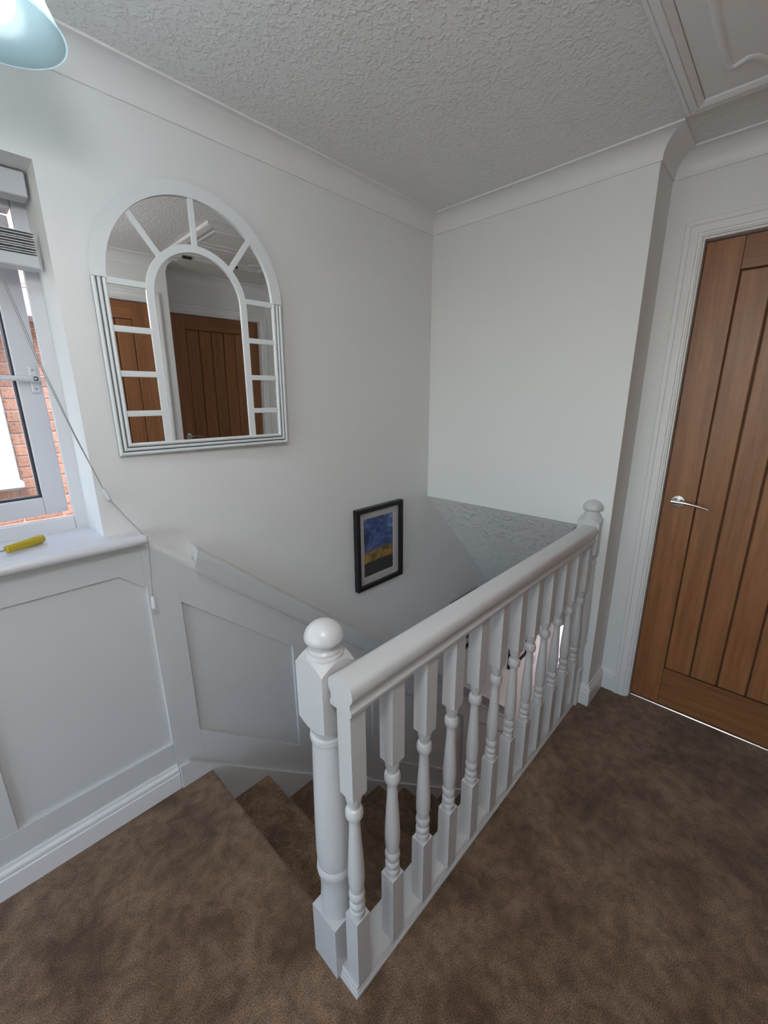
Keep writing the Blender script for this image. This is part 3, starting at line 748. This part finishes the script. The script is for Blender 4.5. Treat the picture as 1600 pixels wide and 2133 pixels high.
for a in (PI*0.25, PI/2, PI*0.75):
    d = (math.cos(a), math.sin(a)); n_ = (-d[1], d[0]); p0 = (CX+d[0]*(ri-0.004), iz+d[1]*(ri-0.004))
    # meet the outer arch
    s = mr_-BW+0.004; p1 = (CX+d[0]*s, mh+d[1]*s)
    b = MB(); b.prism([(p0[0]-n_[0]*bw, p0[1]-n_[1]*bw), (p1[0]-n_[0]*bw, p1[1]-n_[1]*bw), (p1[0]+n_[0]*bw, p1[1]+n_[1]*bw), (p0[0]+n_[0]*bw, p0[1]+n_[1]*bw)], fnm, MT0, MT-0.001)
    b.build('glazing_bar', 'mirror_white', mir, bevel=0.0012, seg=1)
# panes
def pane(pts):
    b = MB(); b.prism(pts, fnm, 0.003, 0.0052); b.build('mirror_pane', 'mirror', mir)
rm = ri-wi/2; ro = mr_-BW/2
pane([(CX+rm, 0.02)] + marc(rm, 0, PI, 32, iz) + [(CX-rm, 0.02)])
lev = [bars[0], bars[1], bars[2], bars[3], 0.02]
for i in range(4):
    pane([(BW/2, lev[i+1]), (CX-rm, lev[i+1]), (CX-rm, min(lev[i], 0.999)), (BW/2, lev[i])])
    pane([(CX+rm, lev[i+1]), (mw-BW/2, lev[i+1]), (mw-BW/2, lev[i]), (CX+rm, lev[i])])
for k in range(4):
    a0, a1 = PI*k/4, PI*(k+1)/4
    outer = marc(ro, a0, a1, 10, mh); inner = marc(rm, a1, a0, 10, iz)
    if k == 0: outer[0] = (mw-BW/2, bars[0]); inner[-1] = (CX+rm, bars[0])
    if k == 3: outer[-1] = (BW/2, bars[0]); inner[0] = (CX-rm, bars[0])
    pane(outer + inner)
b = MB(); b.prism([(0.01, 0.01), (mw-0.01, 0.01), (mw-0.01, mh)] + marc(mr_-0.01, 0, PI, 24, mh) + [(0.01, mh)], fnm, 0.0, 0.0025); b.build('backing_board', 'groove', mir)

# ================================================================ PICTURES
def picture(name, x0, z0, w, h, label, seed, group):
    o = thing(name, label, 'picture', (x0, YA, z0), group=group)
    D = 0.030; fw = 0.021
    b = MB(); vs = []
    for i, (x, z) in enumerate([(0, 0), (w, 0), (w, h), (0, h)]): pass
    ring = lambda e, y: [(e, y, e), (w-e, y, e), (w-e, y, h-e), (e, y, h-e)]
    vs = ring(0, -0.001) + ring(0, -D) + ring(fw, -D) + ring(fw, -0.010) + ring(fw, -0.001)
    fs = []
    for r in range(4):
        for k in range(4): fs.append((r*4+k, r*4+(k+1) % 4, (r+1)*4+(k+1) % 4, (r+1)*4+k))
    for k in range(4): fs.append((16+k, 16+(k+1) % 4, (k+1) % 4, k))
    b.add(vs, fs); b.build('frame', 'black', o, bevel=0.0008, seg=1)
    mt = 0.038
    b = MB(); e = fw-0.001; f = fw+mt
    vs = ring(e, -0.012) + ring(f, -0.012) + ring(f+0.0015, -0.0095) + ring(e, -0.0095); fs = []
    for r in range(3):
        for k in range(4): fs.append((r*4+k, r*4+(k+1) % 4, (r+1)*4+(k+1) % 4, (r+1)*4+k))
    for k in range(4): fs.append((12+k, 12+(k+1) % 4, (k+1) % 4, k))
    b.add(vs, fs); b.build('mount', 'mount', o)
    b = MB(); b.box(f-0.002, w-f+0.002, -0.0092, -0.004, f-0.002, h-f+0.002)
    pm = b.build('print', print_mat('print_'+name+str(seed), seed), o)
    b = MB(); b.box(fw+0.0005, w-fw-0.0005, -0.0165, -0.0145, fw+0.0005, h-fw-0.0005); b.build('glass', glass_mat('picture_glass', (0.97, 0.97, 0.97), 0.03), o)
    return o
picture('framed_picture', 1.312, 0.474, 0.337, 0.430, 'black framed landscape print with blue sky and golden horizon above the stairs', 1.3, 'pictures down the stair wall')
picture('framed_picture', 2.172, -0.345, 0.337, 0.430, 'black framed picture half hidden behind the handrail', 4.1, 'pictures down the stair wall')
picture('framed_picture', 3.115, -0.925, 0.337, 0.430, 'lowest black framed picture, glimpsed between the spindles', 6.7, 'pictures down the stair wall')
b = MB(); b.lathe([(0.0005, 0), (0.045, 0), (0.045, 0.012), (0.040, 0.018), (0.030, 0.020), (0.0005, 0.020)], seg=32, cap=False)
b.v = [(3.655+x, YA-z, -1.10+y) for x, y, z in b.v]
tag(b.build('wall_dial', M['blind'], smooth=True, auto=0.5), 'small round grey wall fitting glimpsed between the far spindles', 'wall fitting')

# ================================================================ WINDOW
win = thing('window_1', 'white plastic casement window standing ajar', 'window', (WX1, YA, WZ0), 'structure')
def W_(o):
    o.data.transform(Matrix.Translation((-WX1, -YA, -WZ0))); return o
FY0, FY1 = 1.652, 1.712
def frame_rect(b, x0, x1, z0, z1, w, y0, y1):
    b.box(x0, x0+w, y0, y1, z0, z1); b.box(x1-w, x1, y0, y1, z0, z1); b.box(x0+w, x1-w, y0, y1, z0, z0+w); b.box(x0+w, x1-w, y0, y1, z1-w, z1)
    return b
b = MB()
b.box(WX1-0.034, WX1+0.006, FY0, FY0+0.016, WZ0, WZ1); b.box(WX1-0.022, WX1+0.006, FY0+0.016, FY1, WZ0, WZ1); b.box(WX0-0.006, WX0+0.05, FY0, FY1, WZ0, WZ1)
b.box(WX0+0.05, WX1-0.034, FY0, FY0+0.016, WZ0, WZ0+0.072); b.box(WX0+0.05, WX1-0.022, FY0+0.016, FY1, WZ0, WZ0+0.044); b.box(WX0+0.05, WX1-0.034, FY0, FY1, WZ1-0.065, WZ1)
b.box(-0.395, -0.335, FY0, FY1, WZ0+0.072, WZ1-0.065)
W_(b.build('outer_frame', 'upvc', win, bevel=0.004, seg=2))
b = MB(); b.box(WX0+0.05, -0.395, 1.680, 1.684, WZ0+0.072, WZ1-0.065); W_(b.build('pane', 'glass', win))
# opening sash, hinged on the left, swung out
hx0, hw, z0, z1 = -0.340, 0.600, WZ0+0.074, WZ1-0.060
sash = bpy.data.objects.new('sash', None); COL.objects.link(sash); sash.parent = win
sash.location = (hx0-WX1, 1.668-YA, 0); sash.rotation_euler = (0, 0, math.radians(6.3))
b = MB(); e = 0.062
for (a, c, d, f) in ((0, e, z0, z1), (hw-e, hw, z0, z1), (e, hw-e, z0, z0+e-0.004), (e, hw-e, z1-e, z1)): b.box(a, c, 0, 0.055, d-WZ0, f-WZ0)
b.build('sash_frame', 'upvc', sash, bevel=0.004, seg=2)
b = MB()
def ringbox(b, x0, x1, z0, z1, w, y0, y1):
    b.box(x0, x0+w, y0, y1, z0, z1); b.box(x1-w, x1, y0, y1, z0, z1); b.box(x0+w, x1-w, y0, y1, z0, z0+w); b.box(x0+w, x1-w, y0, y1, z1-w, z1)
ringbox(b, e-0.001, hw-e+0.001, z0-WZ0+e-0.006, z1-WZ0-e+0.001, 0.006, 0.008, 0.018); b.build('seal', 'seal', sash)
b = MB(); ringbox(b, e+0.005, hw-e-0.005, z0-WZ0+e, z1-WZ0-e-0.005, 0.004, 0.014, 0.02); b.build('spacer', 'steel', sash)
b = MB(); b.box(e, hw-e, 0.020, 0.024, z0-WZ0+e-0.004, z1-WZ0-e); b.build('pane', 'glass', sash)
# lever handle on the sash stile
hh = bpy.data.objects.new('window_handle', None); COL.objects.link(hh); hh.parent = sash; hh.location = (hw-0.020, 0.0, 1.49-WZ0)
b = MB(); b.box(-0.011, 0.011, -0.008, 0.0, -0.040, 0.040); hb = b.build('base_plate', 'upvc', hh, bevel=0.005, seg=3)
for z in (-0.027, 0.028):
    b = MB(); b.lathe([(0.0005, 0.0), (0.004, 0.0), (0.004, 0.001), (0.0005, 0.001)], seg=12, cap=False); b.v = [(x, -0.008-zz, y+z) for x, y, zz in b.v]; b.build('screw', 'steel', hh)
b = MB(); vs = []
for (x, hgt, y) in ((0.012, 0.010, -0.010), (-0.005, 0.011, -0.012), (-0.03, 0.009, -0.020), (-0.07, 0.0075, -0.026), (-0.125, 0.007, -0.026)):
    for k in range(10):
        a = 2*PI*k/10; vs.append((x, y-0.008+0.008*math.cos(a), 0.002+hgt*math.sin(a)-0.0*x))
fs = []
for i in range(4):
    for k in range(10): fs.append((i*10+k, i*10+(k+1) % 10, (i+1)*10+(k+1) % 10, (i+1)*10+k))
fs += [tuple(range(10))[::-1], tuple(40+k for k in range(10))]
b.add(vs, fs); b.build('lever', 'upvc', hh, smooth=True, auto=0.7)
b = MB(); b.lathe([(0.0005, 0), (0.007, 0), (0.007, 0.0025), (0.004, 0.0026), (0.0035, 0.001), (0.0005, 0.001)], seg=16, cap=False); b.v = [(x-0.001, -0.0255-z, y+0.002) for x, y, z in b.v]
b.build('lock', 'seal', hh)
# window board
b = MB(); pr = [(1.662, 0.988), (1.662, 1.020), (1.412, 1.020)]
for k in range(7):
    a = PI/2+PI*k/6; pr.append((1.412+0.016*math.cos(a), 1.004+0.016*math.sin(a)))
pr += [(1.4655, 0.988)]
b.prism(pr, lambda p, t: (t, p[0], p[1]), -0.85, WX1)
b.prism([(p if p[0] < 1.4655 else (YA, p[1])) for p in pr], lambda p, t: (t, p[0], p[1]), WX1, 0.386)
W_(b.build('window_sill', 'upvc', win, smooth=True, auto=0.6))
# blind
bl = thing('venetian_blind', 'pale grey slatted blind pulled up at the top of the window', 'blind', (WX1-0.005, 1.56, 1.99))
bx = lambda x: x-(WX1-0.005); BY = lambda y: y-1.56; BZ = lambda z: z-1.99
b = MB(); b.box(bx(-0.742), bx(0.281), BY(1.548), BY(1.600), BZ(1.938), BZ(1.996)); b.build('valance', 'blind', bl, bevel=0.002, seg=1)
for k in range(9):
    z = 1.806+0.0062*k; b = MB(); sag = 0.0015*random.random()
    pr = [(-0.024, -0.0012), (0, 0.0008), (0.024, -0.0012), (0.024, 0.0010), (0, 0.0030), (-0.024, 0.0010)]
    b.prism(pr, lambda p, t: (bx(t), BY(1.572+p[0]+0.003*math.sin(k*2.3)), BZ(z+p[1])), -0.738, 0.277); b.build('slat', 'blind', bl)
b = MB(); b.box(bx(-0.738), bx(0.279), BY(1.546), BY(1.598), BZ(1.770), BZ(1.802)); b.build('bottom_rail', 'blind', bl, bevel=0.004, seg=2)
for x in (0.20, -0.25, -0.66):
    b = MB(); b.tube([(bx(x), BY(1.572), BZ(1.94)), (bx(x), BY(1.572), BZ(1.86))], 0.0011, 6); b.build('ladder_cord', 'cord', bl)
for s in (-1, 1):
    b = MB(); o = 0.0022*s
    b.tube([(bx(0.150+o), BY(1.546), BZ(1.940)), (bx(0.187+o), BY(1.530), BZ(1.75)), (bx(0.222+o), BY(1.506), BZ(1.54)), (bx(0.268+o*0.5), BY(1.480), BZ(1.33)), (bx(0.309), BY(1.455), BZ(1.165))], 0.0010, 6); b.build('lift_cord', 'cord', bl)
b = MB(); b.tube([(bx(0.307), BY(1.457), BZ(1.172)), (bx(0.318), BY(1.450), BZ(1.138))], [0.006, 0.0055], 14); b.build('cord_joiner', 'upvc', bl, smooth=True, auto=0.6)
b = MB(); b.tube([(bx(0.318), BY(1.450), BZ(1.138)), (bx(0.350), BY(1.428), BZ(1.075)), (bx(0.3795), BY(1.408), BZ(1.022)), (bx(0.3885), BY(1.4015), BZ(1.012)), (bx(0.3890), BY(1.400), BZ(0.99)), (bx(0.383), BY(1.400), BZ(0.90)), (bx(0.377), BY(1.402), BZ(0.812))], 0.0011, 6); b.build('pull_cord', 'cord', bl)
b = MB(); b.lathe([(0.0005, 0.0), (0.0085, 0.0), (0.0092, 0.004), (0.0062, 0.036), (0.0050, 0.040), (0.0005, 0.041)], (bx(0.377), BY(1.402), BZ(0.772)), 20, cap=False); b.build('tassel', 'upvc', bl, smooth=True, auto=0.6)

# screwdriver on the sill
sdv = thing('screwdriver', 'yellow handled screwdriver lying on the window sill', 'screwdriver', (0.066, 1.497, 1.0335))
ang = math.atan2(0.050, 0.090); sdv.rotation_euler = (0, 0, ang)
b = MB(); vs = []; fs = []; pr = [(0.0, 0.0105), (0.003, 0.0118), (0.02, 0.0112), (0.04, 0.0118), (0.07, 0.0130), (0.092, 0.0128), (0.100, 0.0105), (0.102, 0.007)]; K = 24
for x, r in pr:
    for k in range(K):
        a = 2*PI*k/K; rr = r*(1.0-0.07*(0.5+0.5*math.cos(6*a)))
        vs.append((x, rr*math.cos(a), rr*math.sin(a)))
for i in range(len(pr)-1):
    for k in range(K): fs.append((i*K+k, i*K+(k+1) % K, (i+1)*K+(k+1) % K, (i+1)*K+k))
fs += [tuple(range(K))[::-1], tuple((len(pr)-1)*K+k for k in range(K))]
b.add(vs, fs); b.build('handle', 'yellow', sdv, smooth=True, auto=0.9)
b = MB(); b.tube([(0.002, 0, 0), (-0.095, 0, 0)], 0.003, 12); b.box(-0.110, -0.094, -0.0035, 0.0035, -0.0008, 0.0008); b.build('shaft', 'steel', sdv, smooth=True, auto=0.6)

# ================================================================ CEILING LAMP, ADDED FILL GLOBE
LX, LY = 0.172, 0.985
lamp = thing('ceiling_lamp', 'lit ceiling pendant with a pale blue glass bell shade', 'lamp', (LX, LY, ZC))
b = MB(); b.lathe([(0.0005, 0.0), (0.045, 0.0), (0.045, -0.008), (0.030, -0.022), (0.008, -0.028), (0.0005, -0.028)], seg=28, cap=False); b.build('ceiling_rose', 'chrome', lamp, smooth=True, auto=0.6)
sh = [(0.020, -0.160), (0.026, -0.160), (0.040, -0.172), (0.055, -0.195), (0.068, -0.225), (0.080, -0.260), (0.093, -0.292), (0.098, -0.298), (0.095, -0.2985), (0.0905, -0.292), (0.077, -0.260), (0.065, -0.225), (0.052, -0.196), (0.037, -0.174), (0.026, -0.163), (0.020, -0.163)]
b1 = MB(); b1.tube([(0, 0, -0.04), (0, 0, -0.16)], 0.005, 12); b1.tube([(0, 0, -0.15), (0, 0, -0.195)], 0.019, 20); stem = b1.build('stem', 'chrome', lamp, smooth=True, auto=0.6)
b2 = MB(); b2.lathe(sh, seg=40, cap=False); shade = b2.build('shade', 'shade', lamp, smooth=True, auto=0.9)
b3 = MB(); pr = [(0.013, -0.193), (0.014, -0.200)] + [(max(0.0005, 0.040*math.sin(a)), -0.252+0.043*math.cos(a)) for a in [0.33+(PI-0.38)*k/12 for k in range(13)]]
b3.lathe(pr, seg=28, cap=False); bulb = b3.build('bulb', 'bulb', lamp, smooth=True, auto=1.2)
gl = thing('fill_globe_lamp', 'added opal globe fill light, unseen behind the viewpoint', 'lamp', (-0.02, 0.14, ZC))  # fill light added out of view to even out walls and ceiling
b = MB(); b.lathe([(0.0005, 0.0), (0.055, 0.0), (0.055, -0.012), (0.040, -0.022), (0.040, -0.030), (0.006, -0.032), (0.006, -0.300), (0.030, -0.302), (0.030, -0.325), (0.0005, -0.325)], seg=28, cap=False); b.build('ceiling_plate', 'chrome', gl, smooth=True, auto=0.6)
b = MB(); b.lathe([(max(0.0005, 0.095*math.sin(PI*k/16)), -0.400-0.095*math.cos(PI*k/16)) for k in range(17)], seg=32, cap=False); b.build('globe', emit('fill_globe_glow', (0.97, 0.985, 1.0), FILL_GLOBE_STRENGTH), gl, smooth=True, auto=1.2)

# ================================================================ FRONT DOOR OF THE LOWER HALL
fd = thing('door_4', 'pale front door with a glowing obscured glass panel at the foot of the stairs', 'door', (XE, YA-0.06, ZF), 'structure')
b = MB(); y0, y1 = -0.44, 0.0
b.box(0.02, 0.06, y0, y0+0.07, 0, 2.05); b.box(0.02, 0.06, y1-0.03, y1, 0, 2.05); b.box(0.02, 0.06, y0+0.07, y1-0.03, 0, 1.24); b.box(0.02, 0.06, y0+0.07, y1-0.03, 1.74, 2.05)
b.build('door_leaf', 'upvc', fd, bevel=0.004, seg=1)
b = MB(); b.box(0.035, 0.040, y0+0.07, y1-0.03, 1.24, 1.74); b.build('pane', 'frosted', fd)
b = MB(); b.box(0.005, 0.02, y1-0.028, y1-0.010, 1.09, 1.24); b.build('handle_plate', 'black', fd, bevel=0.003, seg=1)

# ================================================================ NEIGHBOURING HOUSE
YN = 3.75
nb = thing('neighbour_house', 'sunlit brick house wall outside the window', 'house', (0.3, YN, 0.0))
b = MB(); b.box(-3.0, 3.5, 0.008, 0.25, -3.0, 2.05); b.build('mortar_bed', 'mortar', nb)
b = MB(); b.box(0.0, 0.215, 0.0, 0.06, 0.0, 0.065); pr_b = b.build('brick', 'brick', nb, bevel=0.003, seg=1)
NWX0, NWX1, NWZ0, NWZ1 = -1.10, 0.022, 0.895, 1.80     # neighbour window, relative to x=0.3
first = True; cnt = 0
for r in range(26):
    z = 0.075*r + 0.02
    for c in range(-6, 7):
        x = c*0.225 + (0.1125 if r % 2 else 0.0)
        sx = 1.0
        if x > NWX0-0.2 and x < NWX1 and z > NWZ0-0.08 and z < NWZ1:
            if x+0.215 < NWX1+0.04: continue
            sx = (x+0.215-NWX1-0.008)/0.215; x = NWX1+0.008
        if cnt >= 296: continue
        o = pr_b if first else bpy.data.objects.new('brick', pr_b.data)
        if not first: COL.objects.link(o); o.parent = nb
        first = False; cnt += 1
        o.location = (x, random.uniform(-0.002, 0.002), z); o.scale = (sx, 1, 1)
nw = bpy.data.objects.new('neighbour_window', None); COL.objects.link(nw); nw.parent = nb
b = MB(); ringbox(b, NWX0, NWX1, NWZ0, NWZ1, 0.055, -0.03, 0.06); b.box(NWX0+0.5, NWX0+0.56, -0.03, 0.06, NWZ0+0.055, NWZ1-0.055)
b.box(NWX0-0.03, NWX1+0.012, -0.09, 0.0, NWZ0-0.03, NWZ0+0.012); b.build('window_frame', 'upvc', nw, bevel=0.004, seg=1)
b = MB(); b.box(NWX0+0.05, NWX1-0.05, 0.0, 0.006, NWZ0+0.05, NWZ1-0.05); b.build('pane', paint('neighbour_pane', (0.75, 0.76, 0.78), 0.2), nw)
b = MB(); b.box(-3.0, 3.5, -0.30, 0.02, 1.93, 1.95); b.box(-3.0, 3.5, -0.32, -0.30, 1.92, 2.08); b.build('eaves_board', 'upvc', nb, bevel=0.003, seg=1)
for k in range(22):  # roof; upper courses out of view, added to block sky from the window
    b = MB(); z = 2.08+0.10*k; y = -0.34+0.16*k; b.prism([(y, z), (y, z+0.02), (y+0.22, z+0.15), (y+0.22, z+0.13)], lambda p, t: (t, p[0], p[1]), -3.0, 3.5); b.build('tile_course', 'roof', nb)

# ================================================================ ADDED HALL FILL LIGHT (unseen, brightens the lower stair wall)
hl = thing('hall_fill_light', 'added globe fill light, unseen in the downstairs hall', 'lamp', (3.62, 0.15, -0.25))
b = MB(); b.lathe([(0.0005, 0.0), (0.04, 0.0), (0.04, -0.02), (0.006, -0.03), (0.006, -0.20), (0.02, -0.21), (0.02, -0.23), (0.0005, -0.23)], seg=20, cap=False); b.build('stem', 'chrome', hl, smooth=True, auto=0.6)
b = MB(); b.lathe([(max(0.0005, 0.07*math.sin(PI*k/12)), -0.295-0.07*math.cos(PI*k/12)) for k in range(13)], seg=24, cap=False); b.build('globe', emit('hall_fill_glow', (1.0, 0.82, 0.78), 4.8), hl, smooth=True, auto=1.2)
